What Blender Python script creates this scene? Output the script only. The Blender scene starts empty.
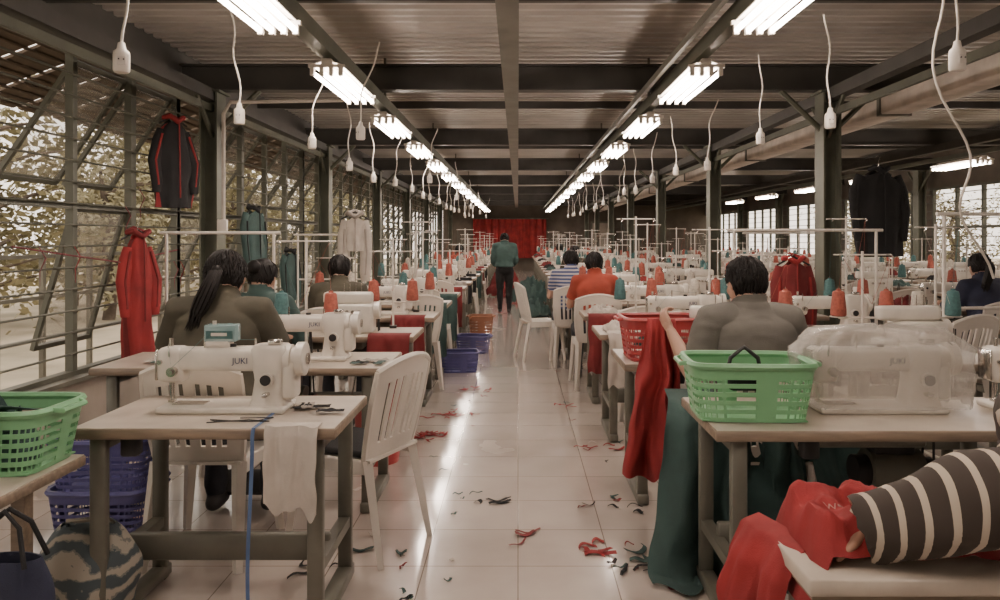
import bpy, bmesh, math, random
import numpy as np
from mathutils import Vector, Matrix, Euler, noise
random.seed(11)
scene=bpy.context.scene
V=Vector
# ---------------------------------------------------------------- materials
def mat(name,col,rough=.6,metal=0.,var=.15,vs=6.,bump=0.,bs=40.,emit=None,es=0.,spec=None,col2=None,stretch=None):
    m=bpy.data.materials.new(name);m.use_nodes=True
    nt=m.node_tree;b=nt.nodes['Principled BSDF']
    b.inputs['Roughness'].default_value=rough;b.inputs['Metallic'].default_value=metal
    if spec is not None:b.inputs['Specular IOR Level'].default_value=spec
    tc=nt.nodes.new('ShaderNodeTexCoord')
    src=tc.outputs['Object']
    if stretch:
        mp=nt.nodes.new('ShaderNodeMapping');mp.inputs['Scale'].default_value=stretch
        nt.links.new(src,mp.inputs['Vector']);src=mp.outputs['Vector']
    n=nt.nodes.new('ShaderNodeTexNoise');n.inputs['Scale'].default_value=vs;n.inputs['Detail'].default_value=5
    nt.links.new(src,n.inputs['Vector'])
    r=nt.nodes.new('ShaderNodeValToRGB')
    c=V(col[:3]);d=V(col2[:3]) if col2 else c*(1-var*2)
    r.color_ramp.elements[0].position=.3;r.color_ramp.elements[1].position=.7
    r.color_ramp.elements[0].color=(*d,1);r.color_ramp.elements[1].color=(*c,1)
    nt.links.new(n.outputs['Fac'],r.inputs['Fac']);nt.links.new(r.outputs['Color'],b.inputs['Base Color'])
    if bump:
        n2=nt.nodes.new('ShaderNodeTexNoise');n2.inputs['Scale'].default_value=bs;n2.inputs['Detail'].default_value=3
        nt.links.new(src,n2.inputs['Vector'])
        bp=nt.nodes.new('ShaderNodeBump');bp.inputs['Strength'].default_value=bump;bp.inputs['Distance'].default_value=.01
        nt.links.new(n2.outputs['Fac'],bp.inputs['Height']);nt.links.new(bp.outputs['Normal'],b.inputs['Normal'])
    if emit:
        b.inputs['Emission Color'].default_value=(*emit,1);b.inputs['Emission Strength'].default_value=es
    return m
def stripes(name,c1,c2,axis,scale,width=.6,rough=.85):
    m=bpy.data.materials.new(name);m.use_nodes=True;nt=m.node_tree;b=nt.nodes['Principled BSDF']
    b.inputs['Roughness'].default_value=rough
    tc=nt.nodes.new('ShaderNodeTexCoord');w=nt.nodes.new('ShaderNodeTexWave')
    w.bands_direction=axis;w.inputs['Scale'].default_value=scale;w.inputs['Distortion'].default_value=.9;w.inputs['Detail Scale'].default_value=.6
    r=nt.nodes.new('ShaderNodeValToRGB');r.color_ramp.interpolation='CONSTANT'
    r.color_ramp.elements[0].color=(*c1,1);r.color_ramp.elements[1].position=width;r.color_ramp.elements[1].color=(*c2,1)
    nt.links.new(tc.outputs['Object'],w.inputs['Vector']);nt.links.new(w.outputs['Fac'],r.inputs['Fac']);nt.links.new(r.outputs['Color'],b.inputs['Base Color'])
    return m
def glassy(name,col,alpha,rough=.1):
    m=bpy.data.materials.new(name);m.use_nodes=True;nt=m.node_tree
    b=nt.nodes['Principled BSDF'];b.inputs['Base Color'].default_value=(*col,1);b.inputs['Roughness'].default_value=rough
    t=nt.nodes.new('ShaderNodeBsdfTransparent');mx=nt.nodes.new('ShaderNodeMixShader');mx.inputs[0].default_value=alpha
    nt.links.new(t.outputs[0],mx.inputs[1]);nt.links.new(b.outputs[0],mx.inputs[2]);nt.links.new(mx.outputs[0],nt.nodes['Material Output'].inputs[0])
    return m
STEEL=mat('olive_painted_steel',(.13,.135,.098),.5,.1,.2,3)
STEELD=mat('dark_beam_steel',(.06,.055,.047),.55,.1,.2,3)
STEELL=mat('grey_green_steel',(.18,.17,.135),.45,.2,.2,4)
DECK=mat('roof_deck',(.50,.46,.41),.42,.35,.16,1.5)
WINF=mat('window_frame_paint',(.115,.115,.085),.55,.1,.2,3)
PLAST=mat('white_plastic',(.74,.68,.61),.38,0,.09,4)
MACH=mat('machine_enamel',(.76,.70,.62),.28,0,.09,9)
CHROME=mat('chrome',(.6,.57,.53),.22,1,.05)
DARK=mat('black_plastic',(.022,.02,.02),.5,0,.1)
LAM=mat('table_laminate',(.56,.49,.41),.3,0,.1,7,col2=(.40,.34,.28))
WOODE=mat('table_edge_wood',(.28,.21,.15),.5,0,.2,6,stretch=(1,8,8))
BLUEIN=mat('badge_blue',(.06,.08,.16),.4)
RED=mat('red_fabric',(.34,.026,.028),.8,0,.22,5,.3,300)
REDD=mat('dark_red_fabric',(.20,.022,.024),.85,0,.2,5,.3,300)
TEAL=mat('teal_fabric',(.05,.095,.088),.85,0,.2,5,.3,300)
BLACKC=mat('black_fabric',(.018,.017,.018),.9,0,.2,8,.3,300)
WHITEC=mat('white_fabric',(.56,.50,.44),.9,0,.1,8,.3,300)
BEIGE=mat('grey_fabric',(.42,.37,.33),.9,0,.15,8,.3,300)
PRINT=mat('faded_print',(.50,.25,.22),.8)
OLIVE=mat('olive_shirt',(.085,.075,.052),.9,0,.2,8,.3,300)
GREYS=mat('grey_shirt',(.15,.138,.12),.9,0,.15,8,.3,300)
ORANGE=mat('orange_shirt',(.36,.06,.035),.9,0,.15,8,.3,300)
PINK=mat('maroon_shirt',(.18,.05,.055),.9,0,.15,8)
NAVY=mat('navy_fabric',(.028,.032,.065),.85,0,.2,8,.3,300)
JEANS=mat('dark_trousers',(.035,.036,.045),.9,0,.2,12,.2,300)
SKIN=mat('skin',(.40,.22,.15),.55,0,.06,10,.05,200)
SKINL=mat('skin_warm',(.48,.28,.20),.55,0,.06,10,.05,200)
LIPS=mat('lips',(.3,.09,.07),.5)
EYEW=mat('eye_white',(.7,.66,.6),.3)
HAIR=mat('black_hair',(.012,.009,.008),.55,0,.2,60,stretch=(1,1,.2),spec=.25)
GREENP=mat('green_basket_plastic',(.20,.45,.23),.4,0,.08)
REDP=mat('red_basket_plastic',(.40,.05,.05),.4,0,.06)
BLUEP=mat('blue_crate_plastic',(.09,.085,.24),.45,0,.08)
THT=mat('teal_thread',(.08,.19,.19),.7,0,.2,60,.4,200)
THR=mat('coral_thread',(.44,.11,.075),.7,0,.2,60,.4,200)
THW=mat('cream_thread',(.6,.54,.46),.7,0,.2,60,.4,200)
TAPE=mat('blue_tape',(.10,.17,.34),.5)
WALLM=mat('wall_plaster',(.36,.31,.26),.8,0,.15,2,.1,30)
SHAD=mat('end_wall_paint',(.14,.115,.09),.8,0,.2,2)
GROUND=mat('outside_ground',(.56,.48,.37),.95,0,.15,.8,col2=(.28,.25,.18))
BARK=mat('bark',(.17,.13,.10),.9,0,.3,4,.6,20)
LEAF=mat('leaves',(.40,.36,.22),.7,0,.3,1.2,col2=(.17,.16,.09))
BAMB=mat('bamboo_blind',(.17,.125,.09),.8,0,.2,3)
GLASS=glassy('window_glass',(.5,.47,.40),.22,.08)
WRAP=glassy('clear_plastic_wrap',(.75,.70,.64),.30,.15)
TUBE=mat('fluorescent_tube',(1,1,1),.4,emit=(1,.85,.74),es=50)
REFL=mat('fixture_enamel',(.7,.64,.58),.4)
STR2=stripes('blue_white_stripes',(.05,.07,.17),(.42,.39,.40),'Z',8,.55)
def bagprint():
    m=mat('wave_print_bag',(.5,.46,.40),.8,0,.1,9)
    nt=m.node_tree;b=nt.nodes['Principled BSDF'];tc=nt.nodes.new('ShaderNodeTexCoord');w=nt.nodes.new('ShaderNodeTexWave')
    w.wave_type='RINGS';w.inputs['Scale'].default_value=4.5;w.inputs['Distortion'].default_value=14;w.inputs['Detail'].default_value=5
    r=nt.nodes.new('ShaderNodeValToRGB');r.color_ramp.interpolation='CONSTANT'
    r.color_ramp.elements[0].color=(.07,.09,.10,1);r.color_ramp.elements[1].position=.7;r.color_ramp.elements[1].color=(.38,.34,.28,1)
    e=r.color_ramp.elements.new(.45);e.color=(.20,.20,.18,1)
    nt.links.new(tc.outputs['Object'],w.inputs['Vector']);nt.links.new(w.outputs['Fac'],r.inputs['Fac']);nt.links.new(r.outputs['Color'],b.inputs['Base Color'])
    return m
BAGM=bagprint()
def floormat():
    m=bpy.data.materials.new('glossy_floor_tiles');m.use_nodes=True;nt=m.node_tree;b=nt.nodes['Principled BSDF']
    b.inputs['Coat Weight'].default_value=1.;b.inputs['Coat Roughness'].default_value=.10;b.inputs['Coat IOR'].default_value=1.65
    tc=nt.nodes.new('ShaderNodeTexCoord');br=nt.nodes.new('ShaderNodeTexBrick')
    br.offset=0;br.inputs['Scale'].default_value=1;br.inputs['Brick Width'].default_value=.4;br.inputs['Row Height'].default_value=.4
    br.inputs['Mortar Size'].default_value=.0028;br.inputs['Mortar Smooth'].default_value=.3
    br.inputs['Color1'].default_value=(.62,.54,.485,1);br.inputs['Color2'].default_value=(.67,.585,.525,1);br.inputs['Mortar'].default_value=(.30,.25,.21,1)
    n=nt.nodes.new('ShaderNodeTexNoise');n.inputs['Scale'].default_value=1.7;n.inputs['Detail'].default_value=8
    mx=nt.nodes.new('ShaderNodeMix');mx.data_type='RGBA';mx.blend_type='MULTIPLY';mx.inputs[0].default_value=.5
    r=nt.nodes.new('ShaderNodeValToRGB');r.color_ramp.elements[0].position=.3;r.color_ramp.elements[0].color=(.62,.58,.55,1);r.color_ramp.elements[1].position=.6
    nt.links.new(tc.outputs['Object'],br.inputs['Vector']);nt.links.new(tc.outputs['Object'],n.inputs['Vector'])
    nt.links.new(n.outputs['Fac'],r.inputs['Fac']);nt.links.new(br.outputs['Color'],mx.inputs[6]);nt.links.new(r.outputs['Color'],mx.inputs[7])
    nt.links.new(mx.outputs[2],b.inputs['Base Color'])
    mr=nt.nodes.new('ShaderNodeMapRange');mr.inputs[1].default_value=.3;mr.inputs[2].default_value=.7;mr.inputs[3].default_value=.28;mr.inputs[4].default_value=.16
    nt.links.new(n.outputs['Fac'],mr.inputs[0]);nt.links.new(mr.outputs[0],b.inputs['Roughness'])
    bp=nt.nodes.new('ShaderNodeBump');bp.inputs['Strength'].default_value=.2;bp.inputs['Distance'].default_value=.003
    inv=nt.nodes.new('ShaderNodeMath');inv.operation='SUBTRACT';inv.inputs[0].default_value=1
    nt.links.new(br.outputs['Fac'],inv.inputs[1]);nt.links.new(inv.outputs[0],bp.inputs['Height']);nt.links.new(bp.outputs['Normal'],b.inputs['Normal'])
    return m
FLOOR=floormat()
# ---------------------------------------------------------------- mesh builder
class MB:
    def __init__(s):s.v=[];s.f=[];s.m=[];s.s=[];s.mats=[];s.M=Matrix()
    def mi(s,m):
        if m not in s.mats:s.mats.append(m)
        return s.mats.index(m)
    def add(s,vs,fs,m,smooth=True):
        o=len(s.v);i=s.mi(m)
        s.v+=[tuple(s.M@V(p)) for p in vs];s.f+=[tuple(a+o for a in f) for f in fs];s.m+=[i]*len(fs);s.s+=[smooth]*len(fs)
    def box(s,c,sz,m,rot=None,bev=0,seg=1,smooth=None):
        bm=bmesh.new();bmesh.ops.create_cube(bm,size=1)
        bmesh.ops.scale(bm,vec=V(sz),verts=bm.verts)
        if bev:bmesh.ops.bevel(bm,geom=bm.edges[:],offset=min(bev,min(sz)*.49),segments=seg,affect='EDGES',profile=.5)
        R=Matrix.Translation(V(c))@(Euler(rot).to_matrix().to_4x4() if rot else Matrix())
        bm.verts.index_update()
        s.add([R@v.co for v in bm.verts],[[v.index for v in f.verts] for f in bm.faces],m,(seg>1) if smooth is None else smooth);bm.free()
    def tube(s,pts,r,m,n=8,caps=True,flat=1.,rnd=False,ref=None):
        pts=[V(p) for p in pts];rs=list(r) if isinstance(r,(list,tuple)) else [r]*len(pts)
        if rnd:
            d=(pts[0]-pts[1]).normalized();e=(pts[-1]-pts[-2]).normalized();a,b=rs[0],rs[-1];p,q=pts[0],pts[-1]
            pts=[p+d*a*.95,p+d*a*.65]+pts+[q+e*b*.65,q+e*b*.95];rs=[a*.3,a*.75]+rs+[b*.75,b*.3]
        k=len(pts);vs=[];up=V(ref) if ref else None
        for i in range(k):
            t=(pts[min(i+1,k-1)]-pts[max(i-1,0)]).normalized()
            if up is None:up=V((0,0,1)) if abs(t.z)<.9 else V((0,1,0))
            sd=t.cross(up)
            if sd.length<1e-4:sd=t.orthogonal()
            sd.normalize();up=sd.cross(t).normalized()
            for j in range(n):
                a=2*math.pi*j/n;vs.append(pts[i]+sd*math.cos(a)*rs[i]+up*math.sin(a)*rs[i]*flat)
        fs=[(i*n+j,i*n+(j+1)%n,(i+1)*n+(j+1)%n,(i+1)*n+j) for i in range(k-1) for j in range(n)]
        if caps:fs+=[tuple(range(n))[::-1],tuple((k-1)*n+j for j in range(n))]
        s.add(vs,fs,m,n>4)
    def cyl(s,a,b,r,m,r2=None,n=12):s.tube([a,b],[r,r if r2 is None else r2],m,n)
    def lathe(s,prof,m,o=(0,0,0),n=16):
        vs=[(o[0]+r*math.cos(2*math.pi*j/n),o[1]+r*math.sin(2*math.pi*j/n),o[2]+z) for r,z in prof for j in range(n)]
        k=len(prof);fs=[(i*n+j,i*n+(j+1)%n,(i+1)*n+(j+1)%n,(i+1)*n+j) for i in range(k-1) for j in range(n)]
        fs+=[tuple(range(n))[::-1],tuple((k-1)*n+j for j in range(n))];s.add(vs,fs,m)
    def ell(s,c,r,m,R=None,n=20,k=12,fn=None,keep=None):
        vs=[];fs=[];c=V(c)
        for i in range(k+1):
            th=math.pi*i/k
            for j in range(n):
                ph=2*math.pi*j/n;d=V((math.sin(th)*math.cos(ph),math.sin(th)*math.sin(ph),math.cos(th)))
                g=fn(d) if fn else 1
                p=V((d.x*r[0],d.y*r[1],d.z*r[2]))*g
                vs.append(c+(R@p if R else p))
        for i in range(k):
            for j in range(n):
                if keep:
                    th=math.pi*(i+.5)/k;ph=2*math.pi*(j+.5)/n
                    if not keep(V((math.sin(th)*math.cos(ph),math.sin(th)*math.sin(ph),math.cos(th)))):continue
                fs.append((i*n+j,(i+1)*n+j,(i+1)*n+(j+1)%n,i*n+(j+1)%n))
        s.add(vs,fs,m)
    def rings(s,rs,m,n=24,pw=2.):
        vs=[]
        for c,rx,ry in rs:
            for j in range(n):
                a=2*math.pi*j/n;ca,sa=math.cos(a),math.sin(a)
                vs.append((c[0]+rx*math.copysign(abs(ca)**(2/pw),ca),c[1]+ry*math.copysign(abs(sa)**(2/pw),sa),c[2]))
        k=len(rs);fs=[(i*n+j,i*n+(j+1)%n,(i+1)*n+(j+1)%n,(i+1)*n+j) for i in range(k-1) for j in range(n)]
        fs+=[tuple(range(n))[::-1],tuple((k-1)*n+j for j in range(n))];s.add(vs,fs,m)
    def slab(s,fn,nu,nv,m,th,mask=None,closed=False,smooth=True):
        U=nu if closed else nu+1
        P=[[V(fn(i/nu,j/nv)) for j in range(nv+1)] for i in range(U)];vs=[]
        for i in range(U):
            for j in range(nv+1):
                a=(P[(i+1)%U] if closed else P[min(i+1,nu)])[j]-(P[(i-1)%U] if closed else P[max(i-1,0)])[j]
                b=P[i][min(j+1,nv)]-P[i][max(j-1,0)];q=a.cross(b)
                q=q.normalized() if q.length>1e-9 else V((0,0,1))
                vs+=[P[i][j]+q*th/2,P[i][j]-q*th/2]
        I=lambda i,j,k:((i%U)*(nv+1)+j)*2+k
        def kp(i,j):
            if closed:i%=nu
            if i<0 or i>=nu or j<0 or j>=nv:return False
            return mask is None or mask(i,j)
        fs=[]
        for i in range(nu):
            for j in range(nv):
                if not kp(i,j):continue
                fs.append((I(i,j,0),I(i+1,j,0),I(i+1,j+1,0),I(i,j+1,0)))
                fs.append((I(i,j,1),I(i,j+1,1),I(i+1,j+1,1),I(i+1,j,1)))
                if not kp(i-1,j):fs.append((I(i,j,0),I(i,j+1,0),I(i,j+1,1),I(i,j,1)))
                if not kp(i+1,j):fs.append((I(i+1,j,0),I(i+1,j,1),I(i+1,j+1,1),I(i+1,j+1,0)))
                if not kp(i,j-1):fs.append((I(i,j,0),I(i,j,1),I(i+1,j,1),I(i+1,j,0)))
                if not kp(i,j+1):fs.append((I(i,j+1,0),I(i+1,j+1,0),I(i+1,j+1,1),I(i,j+1,1)))
        s.add(vs,fs,m,smooth)
    def mesh(s,name):
        me=bpy.data.meshes.new(name);me.from_pydata(s.v,[],s.f)
        for m in s.mats:me.materials.append(m)
        me.polygons.foreach_set('material_index',s.m);me.polygons.foreach_set('use_smooth',s.s)
        me.update()
        try:me.set_sharp_from_angle(angle=math.radians(50))
        except Exception:pass
        return me
    def obj(s,name,loc=(0,0,0),yaw=0,sc=1):return place(s.mesh(name),name,loc,yaw,sc)
def place(me,name,loc=(0,0,0),yaw=0,sc=1):
    o=bpy.data.objects.new(name,me);scene.collection.objects.link(o)
    o.location=loc;o.rotation_euler=(0,0,math.radians(yaw));o.scale=(sc,)*3 if not isinstance(sc,tuple) else sc
    return o
def textgeo(txt,size,ex=.0008):
    cu=bpy.data.curves.new('t','FONT');cu.body=txt;cu.size=size;cu.extrude=ex;cu.align_x='CENTER';cu.resolution_u=3
    o=bpy.data.objects.new('t',cu);scene.collection.objects.link(o)
    dg=bpy.context.evaluated_depsgraph_get();me=bpy.data.meshes.new_from_object(o.evaluated_get(dg))
    vs=[v.co.copy() for v in me.vertices];fs=[tuple(p.vertices) for p in me.polygons]
    bpy.data.objects.remove(o);return vs,fs
def remesh(mb,vox,sm=4):
    me=mb.mesh('tmp');o=bpy.data.objects.new('tmp',me);scene.collection.objects.link(o)
    r=o.modifiers.new('r','REMESH');r.mode='VOXEL';r.voxel_size=vox
    if sm:
        q=o.modifiers.new('s','SMOOTH');q.factor=.5;q.iterations=sm
    dg=bpy.context.evaluated_depsgraph_get();e=bpy.data.meshes.new_from_object(o.evaluated_get(dg))
    n=len(e.vertices);a=np.empty(n*3,dtype=np.float32);e.vertices.foreach_get('co',a)
    nn=np.empty(n*3,dtype=np.float32);e.vertices.foreach_get('normal',nn)
    fs=[tuple(p.vertices) for p in e.polygons]
    bpy.data.objects.remove(o);return a.reshape(-1,3),nn.reshape(-1,3),fs
# ---------------------------------------------------------------- room shell
XL,XR,Y0,Y1,ZC=-3.0,8.0,-3.0,32.0,3.05
b=MB();b.box(((XL+XR)/2,(Y0+Y1)/2,-.05),(XR-XL+.4,Y1-Y0+.4,.1),FLOOR);b.obj('floor')
b=MB()
ny=int((Y1-Y0)/.15);pr=[]
for i in range(ny):
    y=Y0+i*.15;pr+=[(y,0),(y+.055,0),(y+.07,.045),(y+.135,.045)]
vs=[];fs=[]
for y,z in pr:vs+=[(XL-.2,y,ZC+z),(XR+.2,y,ZC+z)]
for i in range(len(pr)-1):fs.append((2*i,2*i+2,2*i+3,2*i+1))
b.add(vs,fs,DECK,False);b.box(((XL+XR)/2,(Y0+Y1)/2,ZC+.1),(XR-XL+.4,Y1-Y0,.06),STEELD);b.obj('ceiling')
b=MB();b.box((XL-.06,(Y0+Y1)/2,.22),(.14,Y1-Y0,.44),WALLM);b.box((XL-.04,(Y0+Y1)/2,.45),(.22,Y1-Y0,.03),STEELL)
b.box((XL-.06,(Y0+Y1)/2,2.9),(.14,Y1-Y0,.36),STEELD);b.obj('wall_left')
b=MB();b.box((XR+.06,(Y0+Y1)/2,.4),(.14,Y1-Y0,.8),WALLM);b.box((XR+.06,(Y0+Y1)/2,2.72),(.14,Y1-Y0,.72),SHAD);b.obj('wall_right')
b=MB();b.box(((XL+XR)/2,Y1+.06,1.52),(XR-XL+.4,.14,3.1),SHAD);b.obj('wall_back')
b=MB();b.box(((XL+XR)/2,Y0-.06,1.52),(XR-XL+.4,.14,3.1),WALLM);b.obj('wall_front')
COLY=[2.78+3.9*i for i in range(-1,8)]
L=3.9
def winL(seed):
    r=random.Random(seed);b=MB()
    for z in [.47,2.7]:b.box((0,L/2,z),(.07,L,.05),WINF)
    for i in range(6):b.box((0,i*.78,1.58),(.055,.05 if i%2 else .075,2.24),WINF)
    for i in range(15):b.cyl((.05,0,.62+i*.145),(.05,L,.62+i*.145),.0078,WINF,n=6)
    b.box((0,L/2,1.62),(.05,L,.04),WINF)
    for i in range(5):
        y=i*.78+.39
        for (zh,hh,an) in [(2.62,.95,34),(1.6,1.0,r.choice([16,26]))]:
            if hh==1. and (i+seed)%2:continue
            if hh<1 and (i+seed)%3==0:continue
            R=Matrix.Translation((-.02,y,zh))@Matrix.Rotation(math.radians(an),4,'Y');b.M=R
            for sy in(-.33,.33):b.box((0,sy,-hh/2),(.03,.035,hh),WINF)
            for zz in(0,-hh):b.box((0,0,zz),(.03,.69,.035),WINF)
            b.box((0,0,-hh/2),(.006,.64,hh-.05),GLASS);b.M=Matrix()
    return b.mesh('window_left')
wls=[winL(0),winL(1)]
for i,y in enumerate(COLY[:-1]):place(wls[i%2],'window_%d'%(i+1),(XL-.05,y,0))
b=MB()
for z in [.82,1.6,2.34]:b.box((0,L/2,z),(.06,L,.05),WINF)
for i in range(6):b.box((0,i*.78,1.58),(.06,.06,1.52),WINF)
for i in range(9):b.cyl((-.04,0,.95+i*.16),(-.04,L,.95+i*.16),.009,WINF,n=6)
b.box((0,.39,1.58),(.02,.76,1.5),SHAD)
wr=b.mesh('window_right')
for i,y in enumerate(COLY[:-1]):place(wr,'window_%d'%(i+11),(XR+.03,y,0))
b=MB()
for sx in(-.07,.07):b.box((sx,0,1.35),(.016,.2,2.7),STEEL)
b.box((0,0,1.35),(.14,.02,2.7),STEEL);b.box((0,0,.01),(.26,.3,.02),STEEL);b.box((0,0,2.69),(.22,.26,.02),STEEL)
for a in(1,-1):b.tube([(0,0,2.3),(0,a*.42,2.7)],.022,STEEL,6)
col=b.mesh('steel_column')
for y in COLY[1:]:
    if y>4:place(col,'steel_column',(-2.72,y,0));place(col,'steel_column',(2.76,y,0));place(col,'steel_column',(7.75,y,0))
b=MB()
cx=(XL+XR)/2;w=XR-XL
b.box((cx,0,2.715),(w,.13,.016),STEELD);b.box((cx,0,2.93),(w,.13,.016),STEELD);b.box((cx,0,2.82),(w,.012,.22),STEELD)
for x0,sg in((-2.72,1),(2.76,-1),(2.76,1)):
    b.tube([(x0+sg*.05,0,2.35),(x0+sg*.42,0,2.71)],.025,STEEL,6)
bm_=b.mesh('roof_cross_beam')
for y in COLY:place(bm_,'roof_cross_beam',(0,y,0))
b=MB()
for x in(4.4,7):b.box((x,(Y0+Y1)/2,2.99),(.06,Y1-Y0,.09),STEELD)
for y in [COLY[i]+1.95 for i in range(8)]:b.box((cx,y,2.93),(w,.05,.08),STEELD)
for y in COLY[:-1]:
    for sg in(-1,1):
        b.tube([(sg*.62-.05,y+.08,2.9),(sg*1.15,y+.6,2.85)],.014,STEELL,6)
b.obj('roof_purlins')
b=MB();b.box((-.06,(Y0+Y1)/2,2.74),(.13,Y1-Y0,.10),STEELL);b.obj('central_roof_girder')
for x in(-1.22,1.2):
    b=MB();b.box((x,(Y0+Y1)/2,2.62),(.07,Y1-Y0,.10),STEEL);b.box((x-.12,(Y0+Y1)/2,2.66),(.03,Y1-Y0,.05),STEELL)
    for y in COLY:b.cyl((x,y+.2,2.66),(x,y+.2,3.05),.012,STEELL,n=6)
    b.obj('cable_trunking_beam')
b=MB();b.box((3.35,(Y0+Y1)/2,2.60),(.26,Y1-Y0,.20),mat('pale_duct',(.70,.62,.54),.6),bev=.01)
for y in COLY:b.box((3.35,y,2.6),(.29,.05,.23),STEELL)
b.obj('pale_ceiling_duct')
for x in(-2.72,2.76,5.9):
    b=MB();b.box((x,(Y0+Y1)/2,2.66),(.10,Y1-Y0,.10),STEELD);b.box((x,(Y0+Y1)/2,2.5 if x>0 else 2.55),(.03,Y1-Y0,.06),STEEL);b.obj('longitudinal_beam')
b=MB();b.tube([(-2.56,6.52,1.55),(-2.56,6.52,2.48),(-2.50,6.52,2.58),(-1.4,6.52,2.6)],.017,WHITEC,8)
b.box((-2.56,6.5,1.5),(.08,.05,.12),PLAST,bev=.005);b.obj('electrical_conduit')
# light fixtures
b=MB()
b.box((0,0,.12),(.07,1.06,.05),REFL,bev=.008)
for sx in(-1,1):b.box((sx*.065,0,.115),(.07,1.06,.006),REFL,rot=(0,sx*.35,0))
for x in(-.09,-.03,.03,.09):
    b.cyl((x,-.50,.055),(x,.50,.055),.0135,TUBE,n=6)
    for y in(-.52,.52):b.box((x,y,.065),(.026,.03,.06),PLAST)
for y in(-.52,.52):b.box((0,y,.095),(.23,.03,.02),PLAST)
for y in(-.4,.4):b.cyl((0,y,.13),(0,y,.169),.006,STEELL,n=6)
lf=b.mesh('fluorescent_light')
for i in range(14):
    for x in(-1.22,1.2):place(lf,'fluorescent_light',(x,3.3+2.0*i,2.40))
for i in range(6):place(lf,'fluorescent_light',(5.9,7.4+2.6*i,2.30))
for x in(-1.22,1.2):place(lf,'fluorescent_light',(x,1.0,2.40))
# pendant sockets
def socket(seed):
    r=random.Random(seed);b=MB();h=.50;dx=r.uniform(-.08,.12);dy=r.uniform(-.05,.05)
    pts=[]
    for k in range(13):
        t=k/12;pts.append((dx*t*t+math.sin(t*7+seed)*.018*math.sin(t*3.1),dy*t+math.cos(t*6+seed)*.015*math.sin(t*3.1),.1+h*t))
    b.tube(pts,.005,PLAST,6)
    b.lathe([(.004,.105),(.012,.10),(.016,.078),(.027,.068),(.029,.055),(.029,.0),(.025,-.008),(.003,-.01)],PLAST,n=14)
    b.box((0,-.0295,.03),(.026,.004,.03),REFL);b.cyl((-.008,-.03,.035),(-.008,-.034,.035),.003,DARK,n=6);b.cyl((.008,-.03,.035),(.008,-.034,.035),.003,DARK,n=6)
    return b.mesh('hanging_power_socket')
socks=[socket(i) for i in range(5)]
for i in range(18):
    y=2.75+1.22*i
    place(socks[i%5],'hanging_power_socket',(-1.45+random.uniform(-.04,.04),y,2.02+random.uniform(-.05,.03)),random.uniform(-30,30))
    place(socks[(i+2)%5],'hanging_power_socket',(1.60+random.uniform(-.05,.08),y,2.03+random.uniform(-.05,.03)),random.uniform(-30,30))
    if i%3==1:
        place(socks[(i+1)%5],'hanging_power_socket',(-.98,y+.7,2.02),random.uniform(-30,30))
b=MB();pts=[]
for k in range(26):
    t=k/25;pts.append((1.62+.55*t+.05*math.sin(t*14),3.0+.5*t,2.55-1.35*t+.03*math.sin(t*9)))
b.tube(pts,.006,PLAST,6);b.obj('dangling_power_cable')
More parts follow.
